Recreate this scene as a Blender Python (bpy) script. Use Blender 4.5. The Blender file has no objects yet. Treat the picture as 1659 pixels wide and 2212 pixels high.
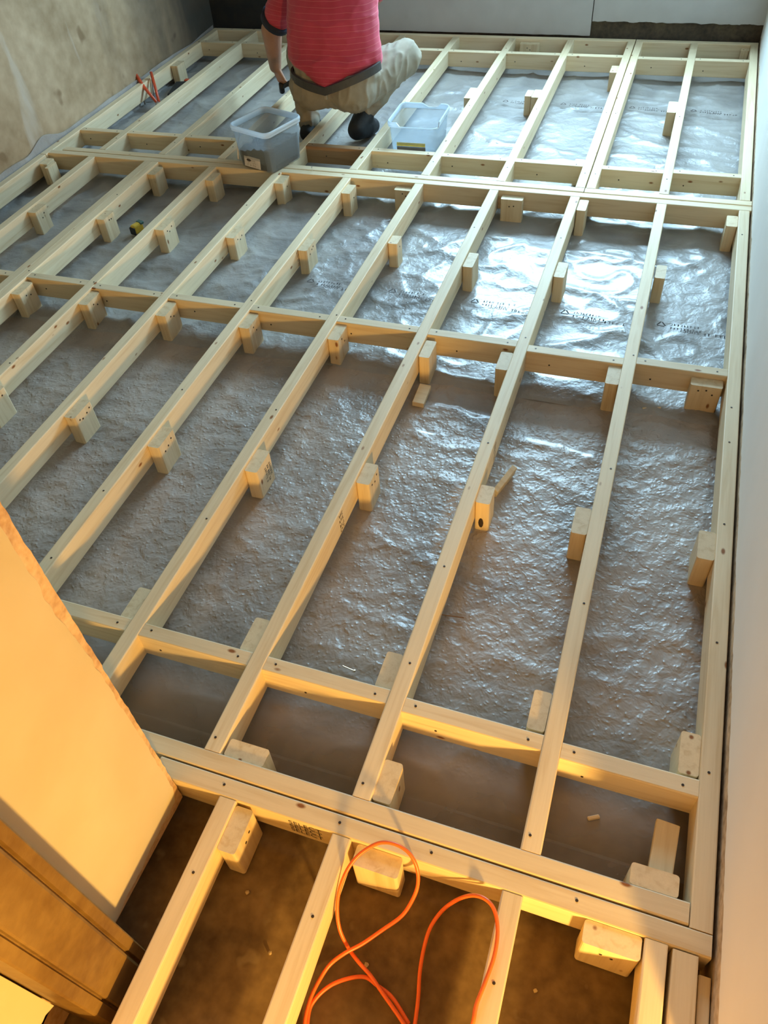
import bpy, bmesh, math, random
import numpy as np
from mathutils import Vector, Matrix, noise
PI = math.pi
S = bpy.context.scene
COL = S.collection
random.seed(7)

# ------------------------------------------------------------------ camera, world, lights, exposure
cam_d = bpy.data.cameras.new('camera'); cam = bpy.data.objects.new('camera', cam_d); COL.objects.link(cam)
yaw, pitch, roll = 0.41630044, 0.82040716, -0.10979495
right0, up0, fwd0 = Vector((1,0,0)), Vector((0,math.sin(pitch),math.cos(pitch))), Vector((0,math.cos(pitch),-math.sin(pitch)))
r2 = math.cos(roll)*right0 + math.sin(roll)*up0
u2 = -math.sin(roll)*right0 + math.cos(roll)*up0
Rz = Matrix.Rotation(yaw, 3, 'Z')
r2, u2, f2 = Rz@r2, Rz@u2, Rz@fwd0
m = Matrix((r2, u2, -f2)).transposed().to_4x4(); m.translation = Vector((0,0,1.951))
cam.matrix_world = m
cam_d.sensor_fit = 'VERTICAL'; cam_d.sensor_height = 36.0
cam_d.lens = 1680.8/2212*36.0
cam_d.shift_x = (829.5-799.2)/2212; cam_d.shift_y = -(1106-1093.3)/2212
cam_d.clip_start = 0.02
S.camera = cam

S.view_settings.view_transform = 'Standard'; S.view_settings.look = 'None'
S.view_settings.gamma = 1.0; S.view_settings.exposure = 0.35
S.view_settings.use_curve_mapping = False
w = bpy.data.worlds.new('world'); S.world = w; w.use_nodes = True
w.node_tree.nodes['Background'].inputs[0].default_value = (0.62,0.80,1.0,1)
w.node_tree.nodes['Background'].inputs[1].default_value = 1.0

def area(name, loc, aim, sx, sy, energy, color):
    l = bpy.data.lights.new(name,'AREA'); l.shape='RECTANGLE'; l.size=sx; l.size_y=sy; l.energy=energy; l.color=color
    o = bpy.data.objects.new(name,l); COL.objects.link(o); o.location=loc
    o.rotation_euler=(Vector(aim)-Vector(loc)).to_track_quat('-Z','Y').to_euler(); return o
def point(name, loc, energy, color, rad):
    l = bpy.data.lights.new(name,'POINT'); l.energy=energy; l.color=color; l.shadow_soft_size=rad
    o = bpy.data.objects.new(name,l); COL.objects.link(o); o.location=loc; return o
WIN = (-1.85, 0.15, 1.12, 2.30)      # window in the far wall: x0, x1, z0, z1
area('window_daylight', ((WIN[0]+WIN[1])/2, 6.40, (WIN[2]+WIN[3])/2+0.1), ((WIN[0]+WIN[1])/2, 3.2, 0.35), WIN[1]-WIN[0]+0.2, WIN[3]-WIN[2]+0.1, 290, (0.48,0.78,1.0))
point('hall_work_lamp', (0.85,-0.70,0.50), 180, (1.0,0.58,0.14), 0.06)
point('hall_warm_fill', (-0.60,-0.45,1.55), 6.5, (1.0,0.57,0.12), 0.08)  # unseen fill light added to warm the jamb and right wall

# ------------------------------------------------------------------ materials
def nt(name):
    mt = bpy.data.materials.new(name); mt.use_nodes = True
    n = mt.node_tree; b = n.nodes['Principled BSDF']; return mt, n, b
def N(n, typ, **kw):
    x = n.nodes.new(typ)
    for k, v in kw.items(): setattr(x, k, v)
    return x
def ramp(n, fac, stops, interp='LINEAR'):
    r = N(n,'ShaderNodeValToRGB'); r.color_ramp.interpolation = interp
    while len(r.color_ramp.elements) < len(stops): r.color_ramp.elements.new(0.5)
    for e, (p, c) in zip(r.color_ramp.elements, stops):
        e.position = p; e.color = (*c,1) if len(c)==3 else c
    n.links.new(fac, r.inputs[0]); return r.outputs[0]
def mixc(n, fac, a, b, mode='MIX'):
    x = N(n,'ShaderNodeMix', data_type='RGBA', blend_type=mode)
    for s, v in ((x.inputs[0],fac),(x.inputs[6],a),(x.inputs[7],b)):
        if isinstance(v,(int,float)): s.default_value = v
        elif isinstance(v,tuple): s.default_value = (*v,1)
        else: n.links.new(v,s)
    return x.outputs[2]
def tex(n, scale=(1,1,1), noise_scale=5, detail=4, typ='noise', coord='Object', distort=0, rand=False):
    tc = N(n,'ShaderNodeTexCoord'); mp = N(n,'ShaderNodeMapping'); mp.inputs['Scale'].default_value = scale
    n.links.new(tc.outputs[coord], mp.inputs['Vector'])
    if rand:
        oi = N(n,'ShaderNodeObjectInfo'); mu = N(n,'ShaderNodeMath',operation='MULTIPLY'); mu.inputs[1].default_value = 37.0
        n.links.new(oi.outputs['Random'],mu.inputs[0]); cb = N(n,'ShaderNodeCombineXYZ')
        for i in range(3): n.links.new(mu.outputs[0], cb.inputs[i])
        n.links.new(cb.outputs[0], mp.inputs['Location'])
    if typ == 'noise':
        t = N(n,'ShaderNodeTexNoise'); t.inputs['Scale'].default_value = noise_scale; t.inputs['Detail'].default_value = detail
        t.inputs['Distortion'].default_value = distort
        n.links.new(mp.outputs[0], t.inputs['Vector']); return t.outputs['Fac']
    t = N(n,'ShaderNodeTexVoronoi'); t.inputs['Scale'].default_value = noise_scale
    n.links.new(mp.outputs[0], t.inputs['Vector']); return t.outputs['Distance']
def bump(n, b, h, strength=0.3, dist=0.002):
    x = N(n,'ShaderNodeBump'); x.inputs['Strength'].default_value = strength; x.inputs['Distance'].default_value = dist
    n.links.new(h, x.inputs['Height']); n.links.new(x.outputs[0], b.inputs['Normal']); return x
def simple(name, col, rough=0.6, metal=0.0, var=0.12, vs=30, bstr=0.0):
    mt, n, b = nt(name)
    t = tex(n, (1,1,1), vs, 3)
    dk = tuple(c*(1-var) for c in col); lt = tuple(min(1,c*(1+var)) for c in col)
    n.links.new(ramp(n, t, [(0.3,dk),(0.7,lt)]), b.inputs['Base Color'])
    b.inputs['Roughness'].default_value = rough; b.inputs['Metallic'].default_value = metal
    if bstr: bump(n, b, t, bstr)
    return mt
def pine_mat(name, base, dark, knot=True):
    mt, n, b = nt(name)
    g = tex(n, (0.9,16,16), 3.2, 5, rand=True, distort=0.6)
    g2 = tex(n, (2.5,60,60), 4, 2, rand=True)
    big = tex(n, (1.5,4,4), 1.3, 2, rand=True)
    c = ramp(n, g, [(0.28,dark),(0.5,base),(0.75,tuple(min(1,v*1.06) for v in base))])
    c = mixc(n, 0.22, c, ramp(n, g2, [(0.3,dark),(0.7,base)]))
    c = mixc(n, 0.5, c, ramp(n, big, [(0.3,(0.86,0.84,0.80)),(0.7,(1.0,1.0,1.0))]), 'MULTIPLY')
    if knot:
        k = tex(n, (2.2,4.6,4.6), 3.0, typ='v', rand=True)
        kc = ramp(n, k, [(0.05,(0.0,0.0,0.0)),(0.10,(1,1,1))])
        c = mixc(n, 1.0, c, mixc(n, kc, (0.36,0.17,0.07), (1.0,1.0,1.0)), 'MULTIPLY')
    oi = N(n,'ShaderNodeObjectInfo'); hv = N(n,'ShaderNodeHueSaturation')
    mr = N(n,'ShaderNodeMapRange'); mr.inputs[3].default_value = 0.88; mr.inputs[4].default_value = 1.07
    n.links.new(oi.outputs['Random'], mr.inputs[0]); n.links.new(mr.outputs[0], hv.inputs['Value'])
    n.links.new(c, hv.inputs['Color'])
    n.links.new(hv.outputs[0], b.inputs['Base Color']); b.inputs['Roughness'].default_value = 0.55
    b.inputs['Specular IOR Level'].default_value = 0.35
    bump(n, b, g2, 0.15, 0.0008)
    return mt
PINE = pine_mat('planed_pine', (0.84,0.69,0.46), (0.72,0.54,0.31))
PINE_END = pine_mat('pine_offcut', (0.81,0.66,0.43), (0.67,0.49,0.27))
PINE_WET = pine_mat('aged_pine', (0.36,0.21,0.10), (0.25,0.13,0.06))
SCREW = simple('screw_steel', (0.05,0.035,0.025), 0.5, 0.3)
INK = simple('stamp_ink', (0.06,0.045,0.04), 0.8)
INKF = simple('stamp_ink_faded', (0.30,0.26,0.22), 0.8)

def plaster_mat(name, a, b_, c_, sc=1.2, rough=0.75, streak=None, patch=None, damp=None):
    mt, n, b = nt(name)
    t = tex(n, (1,1,1), sc, 5, distort=0.6); t2 = tex(n, (1,1,1), sc*7, 4); t3 = tex(n,(1,1,0.25), sc*2.2, 5, distort=1.0)
    c = ramp(n, t, [(0.30,a),(0.55,b_),(0.78,c_)])
    c = mixc(n, 0.35, c, ramp(n, t2, [(0.3,a),(0.7,c_)]))
    if streak: c = mixc(n, ramp(n, t3, [(0.60,(0,0,0)),(0.72,(0.75,0.75,0.75))]), c, streak)
    if patch: c = mixc(n, ramp(n, tex(n,(1,1,1), sc*3.7,2), [(0.66,(0,0,0)),(0.74,(0.8,0.8,0.8))]), c, patch)
    if damp:      # darkens along y towards the far corner, with an irregular drippy border
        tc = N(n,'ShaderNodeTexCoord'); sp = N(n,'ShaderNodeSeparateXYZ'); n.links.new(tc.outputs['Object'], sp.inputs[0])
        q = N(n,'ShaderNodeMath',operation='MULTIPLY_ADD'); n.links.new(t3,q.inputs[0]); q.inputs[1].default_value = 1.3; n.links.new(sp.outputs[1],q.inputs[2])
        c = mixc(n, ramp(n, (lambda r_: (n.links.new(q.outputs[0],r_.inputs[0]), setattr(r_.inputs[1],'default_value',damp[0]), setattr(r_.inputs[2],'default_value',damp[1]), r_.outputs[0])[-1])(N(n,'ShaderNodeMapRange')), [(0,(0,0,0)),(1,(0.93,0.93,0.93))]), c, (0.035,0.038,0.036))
    n.links.new(c, b.inputs['Base Color']); b.inputs['Roughness'].default_value = rough
    bump(n, b, t2, 0.25, 0.004)
    return mt
PL_CREAM = plaster_mat('cream_plaster', (0.78,0.76,0.71), (0.83,0.81,0.77), (0.86,0.85,0.82), 0.7)
PL_LEFT = plaster_mat('stained_tan_plaster', (0.22,0.14,0.06), (0.42,0.30,0.17), (0.55,0.42,0.27), 1.7, streak=(0.56,0.50,0.42), patch=(0.20,0.12,0.05), damp=(5.2,6.4))  # last argument darkens the far end of the wall by position
PL_FAR = plaster_mat('grey_plaster', (0.42,0.40,0.38), (0.52,0.50,0.48), (0.56,0.55,0.53), 1.0, patch=(0.40,0.36,0.31))
PL_JAMB = plaster_mat('jamb_plaster', (0.52,0.43,0.27), (0.60,0.51,0.35), (0.64,0.56,0.41), 0.9)
CORE = plaster_mat('broken_render_core', (0.35,0.19,0.09), (0.66,0.46,0.27), (0.78,0.60,0.40), 11)
BLACK = plaster_mat('black_tanking', (0.010,0.013,0.017), (0.016,0.019,0.023), (0.05,0.035,0.02), 2.2, 0.6)
DAMP = plaster_mat('damp_bare_render', (0.035,0.025,0.02), (0.10,0.075,0.05), (0.17,0.13,0.07), 6)
CEIL = simple('ceiling_boards', (0.22,0.20,0.18), 0.9, 0, 0.04, 4)
CONC = plaster_mat('earthy_concrete', (0.070,0.038,0.013), (0.175,0.105,0.040), (0.30,0.20,0.09), 4.2, 0.85, patch=(0.27,0.19,0.09))

# film: milky polythene
def film_mat(name, clear=0.30, tint=(0.60,0.60,0.60), rough=0.2, bs=0.8, ior=1.75, coat=0.3):
    mt, n, b = nt(name)
    out = n.nodes['Material Output']
    b.inputs['Base Color'].default_value = (*tint,1); b.inputs['Roughness'].default_value = rough; b.inputs['Coat Weight'].default_value = coat; b.inputs['Coat Roughness'].default_value = 0.12
    b.inputs['IOR'].default_value = ior; b.inputs['Specular IOR Level'].default_value = 0.5
    t = tex(n, (1,1,1), 3.2, 4, distort=0.5)
    n.links.new(ramp(n, t, [(0.3,tuple(v*0.66 for v in tint)),(0.5,tint),(0.72,tuple(min(1,v*1.18) for v in tint))]), b.inputs['Base Color'])
    # pebbled bumps: trapped water beads, stronger towards the doorway
    tc = N(n,'ShaderNodeTexCoord'); sp = N(n,'ShaderNodeSeparateXYZ'); n.links.new(tc.outputs['Object'], sp.inputs[0])
    mr = N(n,'ShaderNodeMapRange'); mr.inputs[1].default_value = 2.2; mr.inputs[2].default_value = 3.0; mr.inputs[3].default_value = 0.55; mr.inputs[4].default_value = 0.12
    n.links.new(sp.outputs[1], mr.inputs[0])
    v = N(n,'ShaderNodeTexVoronoi', feature='SMOOTH_F1'); v.inputs['Scale'].default_value = 60; v.inputs['Smoothness'].default_value = 0.6
    nz = N(n,'ShaderNodeTexNoise'); nz.inputs['Scale'].default_value = 21; nz.inputs['Detail'].default_value = 3; nz.inputs['Roughness'].default_value = 0.5; nz.inputs['Distortion'].default_value = 0.3
    add = N(n,'ShaderNodeVectorMath',operation='ADD'); sc = N(n,'ShaderNodeVectorMath',operation='SCALE'); sc.inputs['Scale'].default_value = 0.03
    n.links.new(tc.outputs['Object'], nz.inputs['Vector']); n.links.new(nz.outputs['Color'], sc.inputs[0])
    n.links.new(tc.outputs['Object'], add.inputs[0]); n.links.new(sc.outputs[0], add.inputs[1]); n.links.new(add.outputs[0], v.inputs['Vector'])
    inv = N(n,'ShaderNodeMapRange'); inv.inputs[1].default_value = 0.0; inv.inputs[2].default_value = 0.55; inv.inputs[3].default_value = 1.0; inv.inputs[4].default_value = 0.0
    n.links.new(v.outputs['Distance'], inv.inputs[0])
    pw = N(n,'ShaderNodeMath',operation='POWER'); pw.inputs[1].default_value = 2.2; n.links.new(inv.outputs[0], pw.inputs[0])
    mul = N(n,'ShaderNodeMath',operation='MULTIPLY'); n.links.new(pw.outputs[0],mul.inputs[0]); n.links.new(mr.outputs[0],mul.inputs[1])
    ad2 = N(n,'ShaderNodeMath',operation='MULTIPLY_ADD'); n.links.new(nz.outputs['Fac'],ad2.inputs[0]); ad2.inputs[1].default_value = 2.4; n.links.new(mul.outputs[0],ad2.inputs[2])
    bp = bump(n, b, ad2.outputs[0], bs, 0.0065)
    m3 = N(n,'ShaderNodeMapRange'); m3.inputs[1].default_value = 0.82; m3.inputs[2].default_value = 1.10; m3.inputs[3].default_value = 0.16*bs; m3.inputs[4].default_value = bs
    n.links.new(sp.outputs[1], m3.inputs[0]); n.links.new(m3.outputs[0], bp.inputs['Strength'])
    m4 = N(n,'ShaderNodeMapRange'); m4.inputs[1].default_value = 0.80; m4.inputs[2].default_value = 1.15; m4.inputs[3].default_value = min(1,clear+0.42); m4.inputs[4].default_value = clear
    n.links.new(sp.outputs[1], m4.inputs[0])
    tr = N(n,'ShaderNodeBsdfTransparent'); mx = N(n,'ShaderNodeMixShader'); mx.inputs[0].default_value = clear
    tr.inputs[0].default_value = (0.95,0.97,1.0,1)
    n.links.new(m4.outputs[0], mx.inputs[0]); n.links.new(b.outputs[0], mx.inputs[1]); n.links.new(tr.outputs[0], mx.inputs[2]); n.links.new(mx.outputs[0], out.inputs[0])
    return mt
FILM = film_mat('clouded_polythene', 0.14, (0.46,0.395,0.345), 0.40, 0.72, 1.7, 0.45)
FILMB = film_mat('milky_polythene', 0.16, (0.40,0.38,0.36), 0.42, 0.50, 1.70, 0.30)
FILM2 = film_mat('loose_polythene', 0.55, (0.75,0.77,0.78))

def plastic_mat(name, col, clear, rough=0.3):
    mt, n, b = nt(name); out = n.nodes['Material Output']
    b.inputs['Base Color'].default_value = (*col,1); b.inputs['Roughness'].default_value = rough
    t = tex(n,(1,1,1),12,3); n.links.new(ramp(n,t,[(0.3,tuple(v*0.93 for v in col)),(0.7,col)]), b.inputs['Base Color'])
    tl = N(n,'ShaderNodeBsdfTranslucent'); tl.inputs[0].default_value = (*col,1)
    m1 = N(n,'ShaderNodeMixShader'); m1.inputs[0].default_value = 0.45
    n.links.new(b.outputs[0],m1.inputs[1]); n.links.new(tl.outputs[0],m1.inputs[2])
    tr = N(n,'ShaderNodeBsdfTransparent'); m2 = N(n,'ShaderNodeMixShader'); m2.inputs[0].default_value = clear
    n.links.new(m1.outputs[0],m2.inputs[1]); n.links.new(tr.outputs[0],m2.inputs[2]); n.links.new(m2.outputs[0],out.inputs[0])
    return mt
TUB = plastic_mat('frosted_tub_plastic', (0.50,0.60,0.68), 0.66, 0.22)
TUBRIM = plastic_mat('frosted_tub_rim', (0.80,0.89,0.96), 0.10, 0.2)
CABLE = simple('orange_cable_sheath', (0.92,0.16,0.03), 0.35, 0, 0.05)
OAK = plaster_mat('old_varnished_lining', (0.12,0.06,0.015), (0.20,0.115,0.03), (0.27,0.17,0.055), 5.0, 0.45)

# ------------------------------------------------------------------ mesh helpers
def link(name, bm, mat, parent=None, smooth=False):
    me = bpy.data.meshes.new(name); bmesh.ops.recalc_face_normals(bm, faces=bm.faces[:]); bm.to_mesh(me); bm.free()
    if isinstance(mat,(list,tuple)):
        for q in mat: me.materials.append(q)
    else: me.materials.append(mat)
    if smooth:
        for p in me.polygons: p.use_smooth = True
    o = bpy.data.objects.new(name, me); COL.objects.link(o)
    if parent: o.parent = parent
    return o
def tag(o, label=None, cat=None, group=None, kind=None):
    if label: o['label'] = label
    if cat: o['category'] = cat
    if group: o['group'] = group
    if kind: o['kind'] = kind
    return o
def empty(name, loc, rz=0):
    o = bpy.data.objects.new(name, None); COL.objects.link(o); o.location = loc; o.rotation_euler = (0,0,rz); o.empty_display_size = 0.05; return o
def add_box(bm, c, s, rot=None, bev=0, seg=1):
    r = bmesh.ops.create_cube(bm, size=1.0); vs = r['verts']
    bmesh.ops.scale(bm, vec=s, verts=vs)
    if bev:
        es = list({e for v in vs for e in v.link_edges})
        rr = bmesh.ops.bevel(bm, geom=es, offset=bev, segments=seg, affect='EDGES', profile=0.5); vs = list({v for f in rr['faces'] for v in f.verts} | set(v for v in vs if v.is_valid))
    if rot is not None: bmesh.ops.rotate(bm, cent=(0,0,0), matrix=rot, verts=vs)
    bmesh.ops.translate(bm, vec=c, verts=vs); return vs
def box_bev_long(L, W, H, bev, seg=2, warp=0.0, cuts=1):
    """box along local X with rounded long arrises"""
    bm = bmesh.new(); prof = []
    hw, hh = W/2, H/2
    for cx, cy, a0 in ((hw-bev,hh-bev,0),(-hw+bev,hh-bev,90),(-hw+bev,-hh+bev,180),(hw-bev,-hh+bev,270)):
        for k in range(seg+1):
            a = math.radians(a0+90*k/seg); prof.append((cx+bev*math.cos(a), cy+bev*math.sin(a)))
    rings = []
    for i in range(cuts+1):
        x = -L/2+L*i/cuts; dy = warp*math.sin(PI*i/cuts)
        rings.append([bm.verts.new((x, p[0]+dy, p[1])) for p in prof])
    n = len(prof)
    for a, b in zip(rings, rings[1:]):
        for j in range(n): bm.faces.new((a[j],a[(j+1)%n],b[(j+1)%n],b[j]))
    bm.faces.new(rings[0]); bm.faces.new(rings[-1][::-1]); return bm
def tube(bm, pts, rad, seg=8, closed_ends=True):
    pts = [Vector(p) for p in pts]; rings = []; nprev = None
    for i, p in enumerate(pts):
        t = (pts[min(i+1,len(pts)-1)]-pts[max(i-1,0)]).normalized()
        if nprev is None: nprev = t.orthogonal().normalized()
        nn = (nprev - t*nprev.dot(t)); nn = nn.normalized() if nn.length > 1e-6 else t.orthogonal().normalized()
        nprev = nn; bb = t.cross(nn); r = rad[i] if isinstance(rad,(list,tuple)) else rad
        rings.append([bm.verts.new(p+(nn*math.cos(2*PI*k/seg)+bb*math.sin(2*PI*k/seg))*r) for k in range(seg)])
    for a, b in zip(rings, rings[1:]):
        for j in range(seg): bm.faces.new((a[j],a[(j+1)%seg],b[(j+1)%seg],b[j]))
    if closed_ends: bm.faces.new(rings[0]); bm.faces.new(rings[-1][::-1])
def catmull(pts, n=6):
    P = [Vector(p) for p in pts]; P = [2*P[0]-P[1]]+P+[2*P[-1]-P[-2]]; out = []
    for i in range(1,len(P)-2):
        for k in range(n):
            t = k/n; a,b,c,d = P[i-1],P[i],P[i+1],P[i+2]
            out.append(0.5*((2*b)+(c-a)*t+(2*a-5*b+4*c-d)*t*t+(3*b-a-3*c+d)*t**3))
    out.append(P[-2]); return out

# screws share one mesh
_sb = bmesh.new(); bmesh.ops.create_cone(_sb, cap_ends=True, segments=10, radius1=0.0037, radius2=0.0031, depth=0.0016)
SCREW_ME = bpy.data.meshes.new('screw'); _sb.to_mesh(SCREW_ME); _sb.free(); SCREW_ME.materials.append(SCREW)
def screw(parent, loc, normal='z'):
    o = bpy.data.objects.new('screw', SCREW_ME); COL.objects.link(o); o.parent = parent; o.location = loc
    if normal == 'y': o.rotation_euler = (PI/2,0,0)
    if normal == 'x': o.rotation_euler = (0,PI/2,0)
    return o
TOP = 0.145; DEP = 0.096; W = 0.046     # top of the joists above the slab, joist depth, joist width
def stamp_mesh(rows, cols, ch, ln, seed, text=None):
    """ink grade stamp: rows of small printed strokes in the XY plane"""
    rr = random.Random(seed); bm = bmesh.new()
    for r in range(rows):
        x = 0
        for c in range(cols):
            y = -r*ch*1.45
            for _ in range(3):
                if rr.random() < 0.5: q = (x+rr.random()*ch*0.4, y+ch*rr.random()*0.2, ch*0.16, ch*(0.6+0.4*rr.random()))
                else: q = (x, y+ch*rr.choice([0,0.42,0.84]), ch*0.55, ch*0.16)
                vs = [bm.verts.new((q[0]+a*q[2], q[1]+b*q[3], 0)) for a,b in ((0,0),(1,0),(1,1),(0,1))]; bm.faces.new(vs)
            x += ch*0.8 if rr.random() < 0.85 else ch*1.4
    return bm
def text_obj(name, body, size, mat, parent=None):
    cu = bpy.data.curves.new(name,'FONT'); cu.body = body; cu.size = size; cu.align_x='CENTER'; cu.align_y='CENTER'; cu.space_line = 0.85
    o = bpy.data.objects.new(name,cu); COL.objects.link(o)
    me = bpy.data.meshes.new_from_object(o.evaluated_get(bpy.context.evaluated_depsgraph_get()))
    bpy.data.objects.remove(o); me.materials.clear(); me.materials.append(mat)
    o = bpy.data.objects.new(name, me); COL.objects.link(o)
    if parent: o.parent = parent
    return o

# ------------------------------------------------------------------ the room
XL, XR, YF, YN, ZC = -3.53, 0.41, 6.03, 0.555, 2.45
def struct(name, bm, mat): o = link(name, bm, mat); o['kind'] = 'structure'; return o
def slab(name, c, s, mat):
    bm = bmesh.new(); add_box(bm, c, s); return struct(name, bm, mat)
# slab floor with a slightly uneven surface
bm = bmesh.new(); nx, ny = 80, 150; gx0, gx1, gy0, gy1 = -3.8, 2.0, -2.0, 6.35; vv = []
for j in range(ny+1):
    for i in range(nx+1):
        x = gx0+(gx1-gx0)*i/nx; y = gy0+(gy1-gy0)*j/ny
        vv.append(bm.verts.new((x,y,-0.002+0.002*noise.noise(Vector((x*3,y*3,0))))))
for j in range(ny):
    for i in range(nx):
        a = j*(nx+1)+i; bm.faces.new((vv[a],vv[a+1],vv[a+nx+2],vv[a+nx+1]))
fl = link('floor', bm, CONC, smooth=True); fl['kind'] = 'structure'
def ragged_slab(x, thick, path_len, axis, z_low_fn, z_hi, a0, a1, step, mat, name, side_fn0=None, side_fn1=None, parent=None):
    """plaster skin: a sheet standing at x (axis 'y') or y (axis 'x') with broken lower and side edges and real thickness"""
    bm = bmesh.new(); front = []; k = 0
    na = max(1, int((a1-a0)/step)); low = [(a0+(a1-a0)*i/na) for i in range(na+1)]
    pts = [(a, z_low_fn(a)) for a in low]
    if side_fn1: pts += [(a1+side_fn1(z), z) for z in np.arange(z_low_fn(a1)+step, z_hi, step)]
    pts += [(a1, z_hi), (a0, z_hi)]
    if side_fn0: pts += [(a0+side_fn0(z), z) for z in np.arange(z_hi-step, z_low_fn(a0), -step)]
    def mk(off): return [bm.verts.new((x+off,a,z) if axis=='y' else (a,x+off,z)) for a, z in pts]
    A, B = mk(0), mk(thick)
    bm.faces.new(A); bm.faces.new(B[::-1]); n = len(A)
    for i in range(n): bm.faces.new((A[i],A[(i+1)%n],B[(i+1)%n],B[i]))
    bmesh.ops.triangulate(bm, faces=[f for f in bm.faces if len(f.verts) > 4])
    return link(name, bm, mat, parent)
nz1 = lambda s, a, f=30: noise.noise(Vector((a*f, s*3.7, s)))
# right wall
STRIPC = plaster_mat('crumbling_wall_base', (0.20,0.12,0.05), (0.66,0.50,0.32), (0.78,0.64,0.46), 9)
wr = slab('wall_right', (XR+0.0645,3.23,1.22), (0.15,5.94,2.5), STRIPC)
pr = ragged_slab(XR-0.0125, 0.004, 0, 'y', lambda a: 0.165+0.030*max(0,1.6-a)/1.2+0.010*nz1(1,a,6)+0.006*nz1(2,a,40), ZC, 0.26, YF, 0.008, PL_CREAM, 'plaster_skin', parent=wr)
# far wall with the window opening
bm = bmesh.new()
for c, s in ((((XL-0.2+WIN[0])/2, YF+0.16, ZC/2), (WIN[0]-XL+0.2,0.28,ZC)), (((XR+0.2+WIN[1])/2, YF+0.16, ZC/2),(XR+0.2-WIN[1],0.28,ZC)),
             (((WIN[0]+WIN[1])/2, YF+0.16, WIN[2]/2),(WIN[1]-WIN[0],0.28,WIN[2])), (((WIN[0]+WIN[1])/2, YF+0.16,(ZC+WIN[3])/2),(WIN[1]-WIN[0],0.28,ZC-WIN[3]))):
    add_box(bm, c, s)
wf = struct('wall_far', bm, DAMP)
ragged_slab(YF, -0.012, 0, 'x', lambda a: 0.150+0.004*nz1(3,a,12), WIN[2]-0.01, -2.86, -0.668, 0.02, PL_FAR, 'plaster_skin', parent=wf)
ragged_slab(YF, -0.012, 0, 'x', lambda a: 0.236+0.006*nz1(4,a,16)+0.004*nz1(5,a,60), WIN[2]-0.01, -0.662, XR, 0.012, PL_FAR, 'plaster_skin', parent=wf)
ragged_slab(YF, -0.012, 0, 'x', lambda a: WIN[2]-0.01, ZC, -3.6, WIN[0]-0.02, 0.2, PL_FAR, 'plaster_skin', parent=wf)
ragged_slab(YF, -0.012, 0, 'x', lambda a: WIN[2]-0.01, ZC, WIN[1]+0.02, XR, 0.2, PL_FAR, 'plaster_skin', parent=wf)
ragged_slab(YF, -0.014, 0, 'x', lambda a: 0.11, WIN[2]-0.01, -3.53, -2.865, 0.1, BLACK, 'black_tanking_patch', parent=wf)['label'] = 'black painted damp patch'
# window
bm = bmesh.new(); wx, wz = (WIN[0]+WIN[1])/2, (WIN[2]+WIN[3])/2
for c, s in (((wx,YF+0.2,WIN[2]+0.03),(WIN[1]-WIN[0],0.06,0.06)),((wx,YF+0.2,WIN[3]-0.03),(WIN[1]-WIN[0],0.06,0.06)),((WIN[0]+0.03,YF+0.2,wz),(0.06,0.06,WIN[3]-WIN[2]-0.12)),((WIN[1]-0.03,YF+0.2,wz),(0.06,0.06,WIN[3]-WIN[2]-0.12)),((wx,YF+0.2,wz),(0.06,0.06,WIN[3]-WIN[2]-0.12))):
    add_box(bm, c, s)
struct('window_1', bm, simple('window_frame_white',(0.8,0.8,0.8),0.4))
# left wall
wl = slab('wall_left', (XL-0.09,3.3,ZC/2), (0.15,5.8,ZC), CORE)
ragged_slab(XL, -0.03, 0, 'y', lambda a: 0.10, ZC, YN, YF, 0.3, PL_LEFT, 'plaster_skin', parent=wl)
# partition between hall and room (jamb of the doorway on the left) and lintel
bm = bmesh.new(); zs = np.arange(0.06, ZC, 0.012); A = []; B = []      # broken masonry core with a rough arris
for z in zs:
    A.append([bm.verts.new(p) for p in ((XL,0.235,z),(-0.8475,0.235,z),(-0.8425,0.480,z),(-0.8412+0.0007*nz1(21,z,60),0.512,z),(-0.8408+0.0012*nz1(22,z,70)-0.0006,0.5475+0.0035*nz1(23,z,28)+0.0015*nz1(24,z,90),z),(-0.90,0.5495,z),(XL,0.5495,z))])
for a, b_ in zip(A, A[1:]):
    for j in range(7): bm.faces.new((a[j],a[(j+1)%7],b_[(j+1)%7],b_[j]))
bm.faces.new(A[0][::-1]); bm.faces.new(A[-1]); pw = struct('wall_partition', bm, CORE)
def jamb_edge(z):
    chip = 0.030*max(0.0, 1-abs(z-0.06)/0.09)**1.5
    return 0.5375-0.011*min(1,max(0,(z-0.72)/0.14))+0.0035*nz1(8,z,9)+0.003*nz1(9,z,38)-0.005*max(0,nz1(11,z,22))-chip
bm = bmesh.new(); nc, nr_ = 48, 300; F = []; Bk = []
for r in range(nr_+1):
    rowf, rowb = [], []
    for c in range(nc+1):
        t = c/nc; y0_ = 0.20+t*0.335; zl = 0.088+0.014*nz1(6,y0_,14)+0.006*nz1(7,y0_,50)
        z = zl+(ZC-0.01-zl)*(r/nr_)**1.6; y = 0.20+t*(jamb_edge(z)-0.20)
        rowf.append(bm.verts.new((-0.84,y,z))); rowb.append(bm.verts.new((-0.848,y,z)))
    F.append(rowf); Bk.append(rowb)
for r in range(nr_):
    for c in range(nc):
        bm.faces.new((F[r][c],F[r][c+1],F[r+1][c+1],F[r+1][c])); bm.faces.new((Bk[r][c],Bk[r+1][c],Bk[r+1][c+1],Bk[r][c+1]))
    bm.faces.new((F[r][nc],Bk[r][nc],Bk[r+1][nc],F[r+1][nc])); bm.faces.new((F[r][0],F[r+1][0],Bk[r+1][0],Bk[r][0]))
for c in range(nc):
    bm.faces.new((F[0][c],Bk[0][c],Bk[0][c+1],F[0][c+1])); bm.faces.new((F[nr_][c],F[nr_][c+1],Bk[nr_][c+1],Bk[nr_][c]))
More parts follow.
